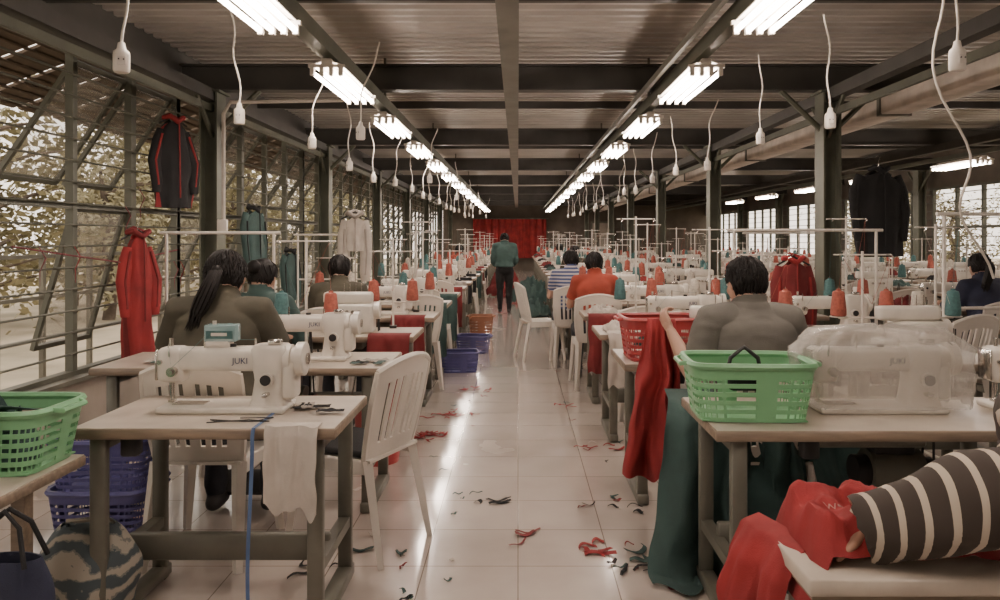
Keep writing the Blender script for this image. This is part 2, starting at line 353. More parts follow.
# ---------------------------------------------------------------- object kits
JT=textgeo('JUKI',.032)
CLB=glassy('clear_box',(.4,.6,.62),.5)
def machine(wrap=False,var=0):
    b=MB()
    b.box((0,0,.012),(.48,.178,.024),MACH,bev=.008,seg=2)
    b.box((-.14,.0,.0255),(.12,.06,.003),CHROME)
    b.rings([((.165,0,.02),.075,.062),((.165,0,.05),.062,.055),((.17,0,.12),.056,.053),((.17,0,.18),.064,.058),((.17,0,.235),.07,.058),((.17,0,.25),.06,.05)],MACH,24,4.5)
    b.box((.0,0,.195),(.42,.092,.088),MACH,bev=.022,seg=3)
    b.box((.06,0,.232),(.26,.07,.018),MACH,bev=.006,seg=2)
    b.box((-.205,0,.175),(.10,.1,.135),MACH,bev=.024,seg=3)
    b.box((-.257,0,.175),(.008,.08,.115),CHROME,bev=.003)
    b.cyl((-.215,0,.115),(-.215,0,.055),.006,CHROME);b.cyl((-.215,0,.055),(-.215,0,.03),.0015,CHROME,n=6)
    b.cyl((-.215,.018,.115),(-.215,.018,.04),.005,CHROME);b.box((-.215,.008,.033),(.018,.035,.007),CHROME);b.cyl((-.215,0,.24),(-.215,0,.275),.008,CHROME)
    b.cyl((-.185,-.05,.155),(-.185,-.075,.155),.018,CHROME);b.cyl((-.185,-.075,.155),(-.185,-.085,.155),.011,CHROME)
    b.cyl((-.235,-.05,.19),(-.235,-.062,.19),.009,CHROME)
    b.tube([(-.2,-.052,.21),(-.2,-.06,.25),(-.2,-.05,.262)],.003,CHROME,6)
    b.cyl((.17,-.053,.125),(.17,-.075,.125),.027,MACH,n=20);b.cyl((.17,-.075,.125),(.17,-.08,.125),.02,DARK,n=20)
    b.box((.17,-.07,.07),(.02,.05,.016),CHROME,bev=.004)
    b.tube([(.225,0,.195),(.25,0,.195),(.252,0,.195),(.268,0,.195),(.27,0,.195),(.30,0,.195),(.305,0,.195)],[.055,.055,.046,.046,.064,.064,.05],MACH,28)
    b.cyl((.305,0,.195),(.312,0,.195),.022,CHROME,n=16)
    b.box((.245,.0,.12),(.05,.10,.15),MACH,bev=.015,seg=2)
    b.cyl((-.08,-.02,.235),(-.08,-.02,.285),.0035,CHROME,n=6);b.cyl((.1,.02,.235),(.1,.02,.27),.004,CHROME,n=6);b.box((.19,-.02,.262),(.05,.035,.02),CHROME,bev=.004)
    b.cyl((.02,-.0,.24),(.02,-.0,.252),.014,DARK,n=10)
    b.tube([(.1,.02,.265),(0,-.01,.27),(-.08,-.02,.28),(-.185,-.07,.17),(-.2,-.06,.255),(-.215,-.02,.11),(-.215,0,.03)],.0008,THT,4)
    b.M=Matrix.Translation((.065,-.0475,.183))@Matrix.Rotation(math.radians(90),4,'X');b.add(JT[0],JT[1],BLUEIN,False)
    b.M=Matrix()
    if var==0:
        b.box((-.03,.0,.255),(.09,.055,.03),PLAST,bev=.004);b.box((-.02,.0,.295),(.12,.06,.065),CLB,bev=.004)
        b.box((-.02,-.032,.29),(.10,.004,.03),THT);b.box((-.02,-.0345,.292),(.06,.002,.012),PLAST)
        b.cyl((-.05,0,.27),(-.05,0,.34),.008,THW,n=8);b.cyl((.01,0,.27),(.01,0,.33),.01,THT,n=8)
    if wrap:
        def fn(u,v):
            a=u*2*math.pi;z=.02+.30*v;k=(1-max(0,v-.7)*1.2)
            sx=math.copysign(abs(math.cos(a))**.5,math.cos(a));sy=math.copysign(abs(math.sin(a))**.5,math.sin(a))
            w=.016*noise.noise(V((a*3,v*5,1.7)))+.012*noise.noise(V((a*9,v*12,4)))
            if v>.97:k*=.1
            return (.02+(.335+w)*sx*k,(.10+w)*sy*k,z+w)
        b.slab(fn,84,20,WRAP,.001,closed=True)
    return b.mesh('sewing_machine')
M0=machine(False,0);M1=machine(False,1);MW=machine(True,1)
def overlock():
    b=MB()
    b.box((0,0,.10),(.26,.2,.20),MACH,bev=.02,seg=2);b.box((-.17,0,.05),(.1,.16,.1),MACH,bev=.01,seg=2)
    b.box((-.05,0,.24),(.34,.09,.08),MACH,bev=.02,seg=3);b.cyl((-.17,0,.2),(-.17,0,.1),.007,CHROME);b.box((-.17,0,.105),(.03,.05,.008),CHROME)
    b.cyl((.13,0,.15),(.17,0,.15),.06,MACH,n=24)
    for i in range(4):b.cyl((-.08+.04*i,-.1,.15),(-.08+.04*i,-.12,.15),.012,CHROME);b.cyl((-.08+.04*i,0,.28),(-.08+.04*i,0,.34),.002,CHROME,n=6)
    return b.mesh('overlock_machine')
OV=overlock()
def table(w=1.0,d=.55,h=.74,legs=.1,pedal=True,drive=True):
    b=MB()
    b.box((0,0,h-.018),(w,d,.036),WOODE,bev=.004);b.box((0,0,h+.0005),(w-.012,d-.012,.003),LAM)
    for sx in(-1,1):
        x=sx*(w/2-legs)
        for sy in(-1,1):b.box((x,sy*(d/2-.05),h/2-.02),(.055,.035,h-.04),STEELL,bev=.004)
        b.box((x,0,.03),(.06,d-.02,.05),STEELL,bev=.006);b.box((x,0,h-.06),(.05,d-.1,.045),STEELL)
        b.box((x,0,.24),(.045,d-.1,.04),STEELL)
    b.box((0,.05 if pedal else -.02,.26 if pedal else .235),(w-2*legs,.035,.10),STEELL,bev=.006)
    if drive:
        b.box((-.02,.0,h-.075),(.44,.17,.07),STEELL,bev=.01)
        b.cyl((.05,.08,h-.24),(.25,.08,h-.24),.085,STEELL,n=20);b.cyl((.0,.08,h-.24),(.05,.08,h-.24),.06,DARK,n=20);b.cyl((.27,.08,h-.24),(.30,.08,h-.24),.05,DARK,n=16)
        b.box((.14,.08,h-.11),(.16,.1,.12),DARK,bev=.01)
        b.tube([(.285,.03,h-.24),(.285,.03,h+.15)],.005,DARK,6);b.tube([(.285,.12,h-.24),(.285,.05,h+.15)],.005,DARK,6)
    if pedal:
        b.box((-.02,-.06,.1),(.30,.22,.015),DARK,rot=(.25,0,0));b.cyl((.08,-.0,.12),(.12,.06,h-.3),.006,CHROME,n=6)
    b.box((-.28,-.2,h-.07),(.06,.05,.08),DARK,bev=.006)
    return b.mesh('sewing_table')
T12=table(1.15);T09=table(.90)
def stand(c1,c2,H=.66,lw=.14):
    b=MB();b.cyl((0,0,0),(0,0,H),.008,PLAST,n=8);b.box((0,0,.01),(.05,.05,.02),DARK)
    b.tube([(-lw,0,.19),(lw,0,.19)],.007,PLAST,6);b.tube([(-lw*1.2,0,H-.02),(lw*1.2,0,H-.02)],.005,PLAST,6)
    for sx,c in((-1,c1),(1,c2)):
        b.cyl((sx*lw,0,.195),(sx*lw,0,.2),.05,PLAST,n=14);b.cyl((sx*lw,0,.2),(sx*lw,0,.37),.004,CHROME,n=6)
        if c:
            b.M=Matrix.Translation((sx*lw,0,.2));b.lathe([(.036,0),(.044,.006),(.044,.04),(.034,.135),(.03,.145),(.014,.15),(.011,.16),(.004,.16)],c,n=14);b.M=Matrix()
        b.tube([(sx*lw,0,H-.02),(sx*lw,-.05,H-.02),(sx*lw+.012,-.06,H-.03),(sx*lw,-.05,H-.04)],.003,CHROME,5)
        b.tube([(sx*lw,0,.34),(sx*lw,-.05,H-.03),(0,-.12,.28)],.0009,c or THW,4)
    return b.mesh('thread_stand')
STS=[stand(THT,THR),stand(THR,THR,.58),stand(THW,THT,.74,.11),stand(THR,THW,.50),stand(THT,THR,.82,.12)]
def chair(cush=None):
    b=MB()
    def seat(u,v):
        x=(u-.5)*(.42-.04*v);y=-.21+.41*(1-v);dz=-.015*math.cos((u-.5)*math.pi)*math.sin(v*math.pi)
        return (x,y,.44+dz-(.03*max(0,.12-v)/.12 if v<.12 else 0))
    b.slab(seat,14,14,PLAST,.012)
    for sx in(-1,1):
        b.slab(lambda u,v:(sx*(.21-.02*(1-u)),-.20+.40*u,.44-.055*v),10,2,PLAST,.008)
    b.slab(lambda u,v:((u-.5)*.40,.205-.004*v,.41-.04*v),10,2,PLAST,.008)
    for sx in(-1,1):
        b.tube([(sx*.185,.175,.43),(sx*.225,.215,0)],[.034,.02],PLAST,4,flat=.75,ref=(0,1,0))
        b.tube([(sx*.175,-.185,.44),(sx*.20,-.27,0)],[.034,.021],PLAST,4,flat=.75,ref=(0,1,0))
    def back(u,v):
        hw=.185+.025*math.sin(v*2.2);x=(u-.5)*2*hw
        top=.05*(1-(2*u-1)**2)*v
        return (x,-.185-.12*v+.045*((2*u-1)**2)*(.3+.7*v),.43+.40*v+top)
    b.slab(back,18,16,PLAST,.012,mask=lambda i,j:not(i in(3,5,7,10,12,14) and 3<=j<=12))
    for sx in(-1,1):b.tube([back(.5+sx*.5,t/8) for t in range(9)],.013,PLAST,6)
    b.tube([back(t/10,1) for t in range(11)],.014,PLAST,6)
    if cush:
        b.box((0,.01,.462),(.36,.36,.03),cush,bev=.014,seg=3)
    return b.mesh('plastic_chair')
CH=chair();CHC=chair(BLACKC)
def basket(w,d,h,m,name,rows=5,rim=.012):
    b=MB();N=72
    def ring(u,v):
        a=2*math.pi*u;k=.86+.14*v;e=.32
        c,s_=math.cos(a),math.sin(a)
        return (w/2*k*math.copysign(abs(c)**e,c),d/2*k*math.copysign(abs(s_)**e,s_),h*v)
    nv=rows*2+3
    b.slab(ring,N*2,nv,m,.004,closed=True,mask=lambda i,j:not(j%2==1 and j<nv-2 and (i%4)>0))
    b.slab(lambda u,v:((u-.5)*w*.84,(v-.5)*d*.84,.004),8,8,m,.005)
    b.tube([ring(i/48,1) for i in range(49)],rim,m,6,caps=False)
    for sx in(-1,1):b.tube([(sx*(w/2+.005),-.07,h),(sx*(w/2+.03),-.06,h-.005),(sx*(w/2+.03),.06,h-.005),(sx*(w/2+.005),.07,h)],.009,m,6)
    return b.mesh(name)
def foldn(x,y,seed):
    return 1-abs(noise.noise(V((x,y,seed))))*2
def heap(w,d,h,m,seed,n=36):
    b=MB()
    def fn(u,v):
        x=(u-.5);y=(v-.5);r=math.sqrt((2*x)**2+(2*y)**2);r2=max(0,1-r**1.8)
        n1=foldn(x*4+seed,y*3,seed*1.3);n2=foldn(x*9,y*11+seed,seed+5)
        wob=1+.25*noise.noise(V((x*3,y*3,seed+9)))
        return (x*w*wob,y*d*wob,.006+h*r2**.6*(.45+.45*n1+.18*n2)+.012*max(0,n2)*(1 if r<1.2 else 0))
    b.slab(fn,n,n,m,.003,mask=lambda i,j:((2*(i+.5)/n-1)**2+(2*(j+.5)/n-1)**2)<1.05+.2*noise.noise(V((i*.3,j*.3,seed))))
    return b.mesh('folded_fabric_pile')
HEAPS=[heap(.42,.3,.12,TEAL,1),heap(.4,.32,.14,RED,2),heap(.38,.3,.1,WHITEC,3),heap(.4,.3,.13,BLACKC,4),heap(.45,.34,.16,REDD,5),heap(.4,.3,.13,TEAL,6)]
def drape(name,w,prof,m,seed,amp=.02,fr=5,loc=(0,0,0),yaw=0,taper=0.,nu=50,nv=40,skew=0.):
    P=[V((0,a,c)) for a,c in prof];Ls=[0]
    for i in range(1,len(P)):Ls.append(Ls[-1]+(P[i]-P[i-1]).length)
    def at(t):
        s=t*Ls[-1]
        for i in range(1,len(P)):
            if s<=Ls[i]+1e-9:
                return P[i-1].lerp(P[i],(s-Ls[i-1])/(Ls[i]-Ls[i-1]))
        return P[-1]
    b=MB();zmin=.008-loc[2]
    def fn(u,v):
        p=at(v);x=(u-.5)*w*(1-taper*v)+skew*v;a=amp*min(1,v*2.2)
        f=math.sin(u*fr*6.283+seed+2*noise.noise(V((u*3,v*2,seed))))*a+noise.noise(V((u*8,v*5,seed+3)))*a*.8
        return (x+noise.noise(V((u*2,v*4,seed+7)))*a*1.2,p.y-f-a,max(p.z+noise.noise(V((u*4,1.3,seed)))*.06*v,zmin))
    b.slab(fn,nu,nv,m,.003);return b.obj(name,loc,yaw)
def jacket(m1,m2,w=.46,L=.68,seed=0,narrow=0.):
    b=MB();N=40
    vs=[];k=22
    for i in range(k+1):
        t=i/k;z=-.06-L*t;hw=w/2*(.35+.65*min(1,t*(7-5*narrow))**.6)*(1-.18*t) ;hd=.05+.035*t
        for j in range(N):
            a=2*math.pi*j/N;f=1+.12*math.sin(a*7+seed+t*2)*t+.2*noise.noise(V((math.cos(a)*2,t*4,seed+math.sin(a)*2)))
            vs.append((math.cos(a)*hw*f,math.sin(a)*hd*f,z+(-.05*(abs(math.cos(a)))*(1-t))))
    fs=[(i*N+j,i*N+(j+1)%N,(i+1)*N+(j+1)%N,(i+1)*N+j) for i in range(k) for j in range(N)]
    side={0,1,2,N-1,N-2,N//2,N//2-1,N//2+1,N//2-2,N//2+2}
    A=[f for q,f in enumerate(fs) if (q%N) not in side];B=[f for q,f in enumerate(fs) if (q%N) in side]
    b.add(vs,A,m1);b.add(vs,B,m2)
    for sx in(-1,1):
        q=1-.35*narrow
        pts=[(sx*w*.36*q,0,-.12-.06*narrow),(sx*w*.48*q,.0,-.26),(sx*w*.50,-.02,-.42),(sx*w*.45,-.03,-.60),(sx*w*.46,-.03,-.68)]
        b.tube(pts,[.05,.06,.056,.05,.036],m1,12,flat=.6)
        b.tube([(sx*w*.46*q,-.035,-.2),(sx*w*.52,-.05,-.42),(sx*w*.46,-.055,-.62)],[.010]*3,m2,6)
    b.tube([(-.07,.02,-.06),(-.06,-.045,-.05),(0,-.06,-.09),(.06,-.045,-.05),(.07,.02,-.06),(0,.05,-.03),(-.07,.02,-.06)],.022,m2,8)
    b.tube([(0,-.075,-.1),(0,-.085,-.4),(0,-.09,-.72)],.006,m2,6)
    b.tube([(-.13,0,-.11),(0,0,-.04),(.13,0,-.11)],.008,DARK,6);b.tube([(0,0,-.04),(0,0,.01),(.02,0,.04),(0,0,.06),(-.02,0,.05)],.003,CHROME,6)
    return b.mesh('hanging_jacket')
# ---------------------------------------------------------------- people
SEAT=dict(pel=(0,.0,.55),wai=(0,.02,.72),che=(0,.05,.90),nb=(0,.075,1.035),hd=(0,.115,1.155),
 sL=(-.165,.06,.985),sR=(.165,.06,.985),eL=(-.235,.14,.74),eR=(.235,.14,.74),wL=(-.15,.36,.80),wR=(.15,.36,.80),
 hL=(-.09,.02,.53),hR=(.09,.02,.53),kL=(-.13,.40,.51),kR=(.13,.40,.51),aL=(-.13,.36,.09),aR=(.13,.36,.09),tL=(-.14,.50,.035),tR=(.14,.50,.035),hp=0,ht=0)
STND=dict(pel=(0,0,.86),wai=(0,.0,1.0),che=(0,.01,1.2),nb=(0,.02,1.35),hd=(0,.05,1.475),
 sL=(-.165,.01,1.30),sR=(.165,.01,1.30),eL=(-.21,.03,1.03),eR=(.21,.03,1.03),wL=(-.16,.2,.95),wR=(.16,.2,.95),
 hL=(-.085,0,.84),hR=(.085,0,.84),kL=(-.09,.02,.47),kR=(.09,.02,.47),aL=(-.09,0,.08),aR=(.09,0,.08),tL=(-.1,.14,.035),tR=(.1,.14,.035),hp=0,ht=0)
def hand(W,E,nrm,tside,curl):
    W=V(W);d=(W-V(E)).normalized();n=V(nrm);n=(n-d*n.dot(d)).normalized();s=d.cross(n)*tside
    b=MB();R=Matrix((s,d,n)).transposed()
    b.tube([W-d*.03,W+d*.01,W+d*.03],[.024,.024,.027],SKIN,12,flat=.8,ref=n,rnd=True)
    b.ell(W+d*.055,(.040,.052,.017),SKIN,R);b.ell(W+d*.075,(.038,.028,.014),SKIN,R)
    for k,(L,r) in enumerate([(.066,.0085),(.076,.009),(.070,.0085),(.054,.0075)]):
        o=W+d*(.088-.004*abs(k-1.2))+s*(.030-.0205*k);p=o-d*.03;pts=[p,o];ang=.1
        for q,fr in enumerate((.44,.32,.26)):
            ang+=curl*(.6,.9,.7)[q]+.04*k
            o=o+(d*math.cos(ang)+n*math.sin(ang)+s*(.06-.05*k))*L*fr;pts.append(o)
        b.tube(pts,[r*1.1,r*1.1,r,r*.92,r*.82],SKIN,8,rnd=True)
    o=W+d*.022+s*.022;t1=o+(s*.75+d*.65+n*.25)*.034;t2=t1+(s*.35+d*.85+n*.35)*.030;t3=t2+(s*.1+d*.9+n*.4*(.5+curl))*.024
    b.tube([o,t1,t2,t3],[.014,.012,.010,.008],SKIN,8,rnd=True)
    return remesh(b,.0042,2)
def lerp(a,b_,t):return V(a).lerp(V(b_),t)
mat_shoe=mat('shoe_rubber',(.04,.035,.035),.6)
def person_mesh(P,shirt,pants=JEANS,skin=SKIN,hair='short',sleeve='short',vox=.011,seed=0,hands=True,girth=1.,curlv=.5,palmL=(0,0,-1),palmR=(0,0,-1),loose=0.,wr_=1.):
    r=random.Random(seed);b=MB();g=girth
    pel,wai,che,nb,hd=[V(P[k]) for k in('pel','wai','che','nb','hd')]
    b.rings([(pel+V((0,0,-.10)),.10*g,.08*g),(pel+V((0,0,-.06)),.155*g,.115*g),(pel,.170*g,.125*g),(lerp(pel,wai,.5),.155*g,.118*g),(wai,.142*g,.108*g),(lerp(wai,che,.5),.152*g,.112*g),
      (che,.165*g,.115*g),(lerp(che,nb,.45),.165*g,.105*g),(lerp(che,nb,.75),.13*g,.08),(nb,.075,.062),(nb+V((0,0,.02)),.058,.058)],skin,28,2.3)
    Rh=Euler((P['hp'],0,P['ht'])).to_matrix()
    hp=lambda x,y,z:hd+Rh@V((x,y,z))
    b.tube([nb-V((0,0,.04)),nb+V((0,.0,.01)),hp(0,-.02,-.06)],[.062,.054,.052],skin,16,rnd=True)
    b.ell(hd,(.074,.094,.100),skin,Rh);b.ell(hp(0,.018,-.04),(.062,.078,.082),skin,Rh);b.ell(hp(0,.052,-.09),(.036,.036,.03),skin,Rh)
    b.tube([hp(0,.088,.005),hp(0,.106,-.03),hp(0,.100,-.042)],[.008,.014,.012],skin,8,rnd=True)
    for sx in(-1,1):
        b.ell(hp(sx*.080,-.005,-.02),(.011,.019,.03),skin,Rh,n=12,k=8);b.ell(hp(sx*.035,.072,-.035),(.022,.018,.02),skin,Rh,n=12,k=8)
    b.ell(hp(0,.084,.018),(.045,.012,.010),skin,Rh,n=12,k=8);b.ell(hp(0,.088,-.066),(.026,.014,.014),skin,Rh,n=12,k=8)
    bones=[]
    def S(k):return V(P[k])
    for s in'LR':
        sh,el,wr=S('s'+s),S('e'+s),S('w'+s);hi,kn,an,to=S('h'+s),S('k'+s),S('a'+s),S('t'+s)
        b.tube([lerp(sh,V((0,sh.y,sh.z)),.4),sh,lerp(sh,el,.35),lerp(sh,el,.7),el],[.06,.058*g,.05*g,.043*g,.038],skin,16,rnd=True)
        b.tube([el,lerp(el,wr,.3),lerp(el,wr,.7),wr],[.038,.041*g,.032,.025],skin,16,rnd=True)
        b.tube([hi,lerp(hi,kn,.4),lerp(hi,kn,.8),kn],[.088*g,.082*g,.064*g,.057],skin,18,rnd=True)
        b.tube([kn,lerp(kn,an,.3),lerp(kn,an,.7),an],[.056,.056,.043,.036],skin,16,rnd=True)
        b.tube([an+V((0,-.03,-.035)),an+V((0,.02,-.03)),to],[.034,.04,.028],skin,12,flat=.9,rnd=True)
        cut=.62 if sleeve=='short' else 1.
        bones+=[(sh,lerp(sh,el,cut),.05,1)]
        if sleeve=='short':bones+=[(lerp(sh,el,cut+.05),el,.045,0),(el,wr,.035,0)]
        else:bones+=[(el,lerp(el,wr,.93),.035,1)]
        bones+=[(wr,wr+(wr-el).normalized()*.1,.02,0),(hi,kn,.08,2),(kn,lerp(kn,an,.9),.05,2),(an,to,.035,3)]
    bones+=[(pel-V((0,0,.05)),pel,.155,2),(lerp(pel,wai,.35),wai,.145,1),(wai,che,.15,1),(che,nb-V((0,0,.03)),.12,1),(S('sL'),S('sR'),.06,1),(nb+V((0,0,.03)),hd,.055,0),(hd,hd+V((0,.02,-.05)),.09,0)]
    co,no,fs=remesh(b,vox,7)
    D=[]
    for a,c,rad,lab in bones:
        a=np.array(a);c=np.array(c);ab=c-a;t=np.clip(((co-a)@ab)/max(ab@ab,1e-9),0,1)
        D.append(np.linalg.norm(co-(a+t[:,None]*ab),axis=1)-rad)
    lab=np.array([q[3] for q in bones])[np.argmin(np.array(D),axis=0)]
    co=co.copy()
    for i in np.nonzero(lab>0)[0]:
        p=co[i];q=lab[i]
        w_=noise.noise(V((p[0]*5,p[1]*5,p[2]*11+seed)))*.009+(1-abs(noise.noise(V((p[0]*8+seed,p[1]*8+p[2]*6,p[2]*17))))*2)*.004*wr_
        co[i]=p+no[i]*((.014+loose if q==1 else .009 if q==2 else .006)+(w_ if q<3 else 0))
    out=MB()
    mats=[skin,shirt,pants,mat_shoe];groups={0:[],1:[],2:[],3:[]}
    for fc in fs:
        l=[lab[i] for i in fc];groups[max(set(l),key=l.count)].append(fc)
    out.v+=[tuple(map(float,p)) for p in co]
    for k in groups:
        mi=out.mi(mats[k]);out.f+=groups[k];out.m+=[mi]*len(groups[k]);out.s+=[True]*len(groups[k])
    if hands:
        for s,ts,pn in(('L',1,palmL),('R',-1,palmR)):
            hc,hn,hf=hand(P['w'+s],P['e'+s],pn,ts,curlv)
            out.add([tuple(map(float,p)) for p in hc],hf,skin)
    for sx in(-1,1):
        out.ell(hp(sx*.031,.083,-.005),(.013,.010,.009),EYEW,Rh,n=10,k=8);out.ell(hp(sx*.031,.091,-.005),(.005,.004,.005),DARK,Rh,n=8,k=6)
        out.tube([hp(sx*.016,.092,.018),hp(sx*.034,.09,.022),hp(sx*.05,.08,.016)],.003,HAIR,5)
    out.ell(hp(0,.1,-.066),(.022,.006,.006),LIPS,Rh,n=12,k=6)
    lowz={'short':-.62,'pony':-.62,'bun':-.6,'long':-.85}[hair]
    def keep(d):
        if d.y>.35 and d.z<.42+.25*(1-d.y):return False
        if d.y>-.05 and d.z<-.12:return False
        return d.z>lowz
    def hf(d):
        a=math.atan2(d.y,d.x);return 1+.02*noise.noise(V((a*9,d.z*1.5,seed)))+.05*noise.noise(V((d.x*3+seed,d.y*3,d.z*3)))
    out.ell(hp(0,-.006,.006),(.086,.103,.109),HAIR,Rh,n=64,k=36,fn=hf,keep=keep)
    nl=420 if vox<.013 else 70
    for k in range(nl):
        a=r.uniform(0,6.283);z0=r.uniform(-.35,.97)
        pts=[];tw=r.uniform(-.35,.35)
        for q in range(6):
            z=z0-q*.12;
            if z<lowz-.12:break
            aa=a+q*tw*.25;rr=math.sqrt(max(0,1-min(.98,z*z)))
            d=V((rr*math.cos(aa),rr*math.sin(aa),z))
            if d.y>.35 and d.z<.42:break
            if d.y>-.05 and d.z<-.15:break
            k_=1.01+.018*q*r.random()
            pts.append(hp(d.x*.086*k_,-.006+d.y*.103*k_,.006+d.z*.109*k_))
        if len(pts)>2:out.tube(pts,[.002,.0045,.0045,.004,.0035,.0015][:len(pts)-1]+[.001],HAIR,4)
    if hair=='pony':
        out.ell(hp(0,-.112,.0),(.024,.024,.024),HAIR,Rh);
        for k in range(60):
            o=V((r.uniform(-.028,.028),r.uniform(-.02,.02),0));sx=r.uniform(-.5,.5)
            out.tube([hp(0,-.10,.0)+o*.4,hp(.01,-.14,-.01)+o*.7,hp(-.0,-.155,-.06)+o,hp(-.025,-.15,-.13)+o*1.2,hp(-.045,-.145,-.18)+o*1.1,hp(-.07+.03*sx,-.14,-.23-.04*r.random())+o*.9],[.005,.008,.008,.007,.005,.001],HAIR,5)
    if hair=='bun':out.ell(hp(0,-.12,.03),(.045,.035,.045),HAIR,Rh,fn=lambda d:1+.08*noise.noise(d*5))
    if hair=='long':
        for k in range(60):
            a=math.pi*r.uniform(1.05,1.95);x,y=.082*math.cos(a),.1*math.sin(a)
            out.tube([hp(x,y,.02),hp(x*1.08,y*1.1,-.06),hp(x*1.05,y*1.15,-.14),hp(x,y*1.15,-.2-.04*r.random())],[.01,.014,.012,.003],HAIR,5)
    return out.mesh('seated_garment_worker')
def pose(base,**k):
    d=dict(base);d.update(k);return d
# ---------------------------------------------------------------- left foreground
place(table(.92,legs=.08,pedal=False,drive=False),'sewing_table',(-1.09,2.86,0))
place(M0,'sewing_machine',(-1.115,2.88,.742))
place(table(1.5),'sewing_table',(-1.42,4.06,0));place(M1,'sewing_machine',(-1.16,4.08,.742));place(STS[0],'thread_stand',(-1.20,4.25,.742))
b=MB();b.box((0,0,.655),(1.04,.42,.034),WOODE,bev=.004);b.box((0,0,.673),(1.03,.41,.003),LAM)
for sx in(-1,1):
    for sy in(-1,1):b.box((sx*.33,sy*.17,.32),(.045,.045,.64),WOODE)
b.obj('small_wooden_table',(-1.97,2.31,0))
place(basket(.5,.3,.19,GREENP,'green_laundry_basket'),'green_laundry_basket',(-1.70,2.40,.676))
place(heap(.40,.24,.20,TEAL,8),'teal_fabric_pile',(-1.72,2.40,.69))
drape('teal_fabric_scrap',.16,[(.05,.15),(-.10,.20),(-.165,.215),(-.185,.10),(-.20,.03)],TEAL,3,.012,2,loc=(-1.64,2.40,.69),nu=20,nv=20)
cr=basket(.44,.34,.24,BLUEP,'blue_plastic_crate',6,.014)
place(cr,'blue_plastic_crate',(-1.93,3.55,.003));place(cr,'blue_plastic_crate',(-1.92,3.54,.235),3)
b=MB()
def bag(u,v):
    a=2*math.pi*u;z=.36*v;rr=.175*(math.sin(math.pi*min(1,.12+.80*v))**.45)
    w=1+.10*noise.noise(V((math.cos(a)*2,math.sin(a)*2,v*4)))+.03*noise.noise(V((math.cos(a)*6,math.sin(a)*6,v*9)))
    return (rr*1.0*math.cos(a)*w,rr*.72*math.sin(a)*w,z+.004)
b.slab(bag,60,26,BAGM,.004,closed=True)
b.box((0,0,.012),(.2,.14,.012),BAGM)
b.ell((0,0,.335),(.12,.085,.03),BAGM,fn=lambda d:1+.15*noise.noise(d*3))
b.tube([(-.07,0,.32),(-.06,-.02,.38),(.05,-.02,.39),(.08,0,.32)],.01,BAGM,6);b.obj('printed_tote_bag',(-1.56,2.72,0))
b=MB()
def bag2(u,v):
    a=2*math.pi*u;z=-.42*v;rr=.12*(.75+.35*math.sin(math.pi*v))
    w=1+.12*noise.noise(V((math.cos(a)*2,math.sin(a)*2,v*3)))
    k=1 if v<.97 else .4
    return (rr*math.cos(a)*w*k,rr*.45*math.sin(a)*w*k,z)
b.slab(bag2,36,18,NAVY,.004,closed=True)
for q in(-.05,.05):b.tube([(-.08,q,-.01),(-.05,q*.5,.09),(0,q*.2,.13),(.05,q*.5,.09),(.08,q,-.01)],.007,BLACKC,6)
b.obj('navy_shoulder_bag',(-1.39,2.04,.53))
drape('white_fabric_panel',.18,[(0.05,0.008),(0,.010),(-.012,-.02),(-.016,-.15),(-.012,-.27)],WHITEC,2,.007,2,loc=(-.775,2.572,.745))
b=MB();
b.slab(lambda u,v:((u-.5)*.013+.008*math.sin(v*6),-.30*min(1,v*3.2)-.004*math.sin(v*9),(.006 if v<.3 else .006-(v-.3)/.7*.70)),2,40,TAPE,.0015);b.obj('measuring_tape',(-.915,2.862,.742))
b=MB();b.tube([(.12*math.sin(t*1.3),-.006*t+.02*math.sin(t*2),0.004+.003*math.cos(t)) for t in range(9)],.0022,DARK,6);b.obj('thread_snips',(-1.0,2.70,.745))
def clutter(x,y,seed):
    r=random.Random(seed);b=MB()
    for k in range(5):
        b.slab(lambda u,v,ox=r.uniform(-.1,.1),oy=r.uniform(-.06,.06),a=r.uniform(0,3):(ox+math.cos(a)*(u-.5)*.1-math.sin(a)*(v-.5)*.04,oy+math.sin(a)*(u-.5)*.1+math.cos(a)*(v-.5)*.04,.006+.008*noise.noise(V((u*3,v*3,ox*50)))),6,4,r.choice([BEIGE,TEAL,WHITEC,BLACKC]),.002)
    return b.obj('fabric_offcuts',(x,y,.748))
clutter(-.76,2.86,1);clutter(1.85,2.68,3);clutter(-.80,3.95,5);clutter(-1.85,4.0,6);clutter(.75,5.2,7)
place(CHC,'plastic_chair',(-.745,3.46,0),66)
place(CH,'plastic_chair',(-1.37,3.40,0),0)
pw=pose(SEAT,eL=(-.255,.12,.77),eR=(.255,.13,.77),wL=(-.17,.38,.83),wR=(.17,.38,.83),hp=-.25,hd=(0,.13,1.15))
place(person_mesh(pw,OLIVE,JEANS,SKIN,'pony','short',.010,3,girth=1.02,loose=.008),'seated_woman',(-1.38,3.42,.01),2,1.055)
Pn=[]
specs=[(TEAL,'bun','long'),(ORANGE,'short','short'),(STR2,'short','short'),(PINK,'long','short'),(OLIVE,'short','short'),(WHITEC,'bun','short'),(NAVY,'pony','long')]
for i,(s_,h_,l_) in enumerate(specs):
    ps=pose(SEAT,hp=-.3+.1*(i%3),ht=.15*((i%3)-1))
    Pn.append(person_mesh(ps,s_,JEANS,SKIN if i%2 else SKINL,h_,l_,.016,20+i))
HG=[]
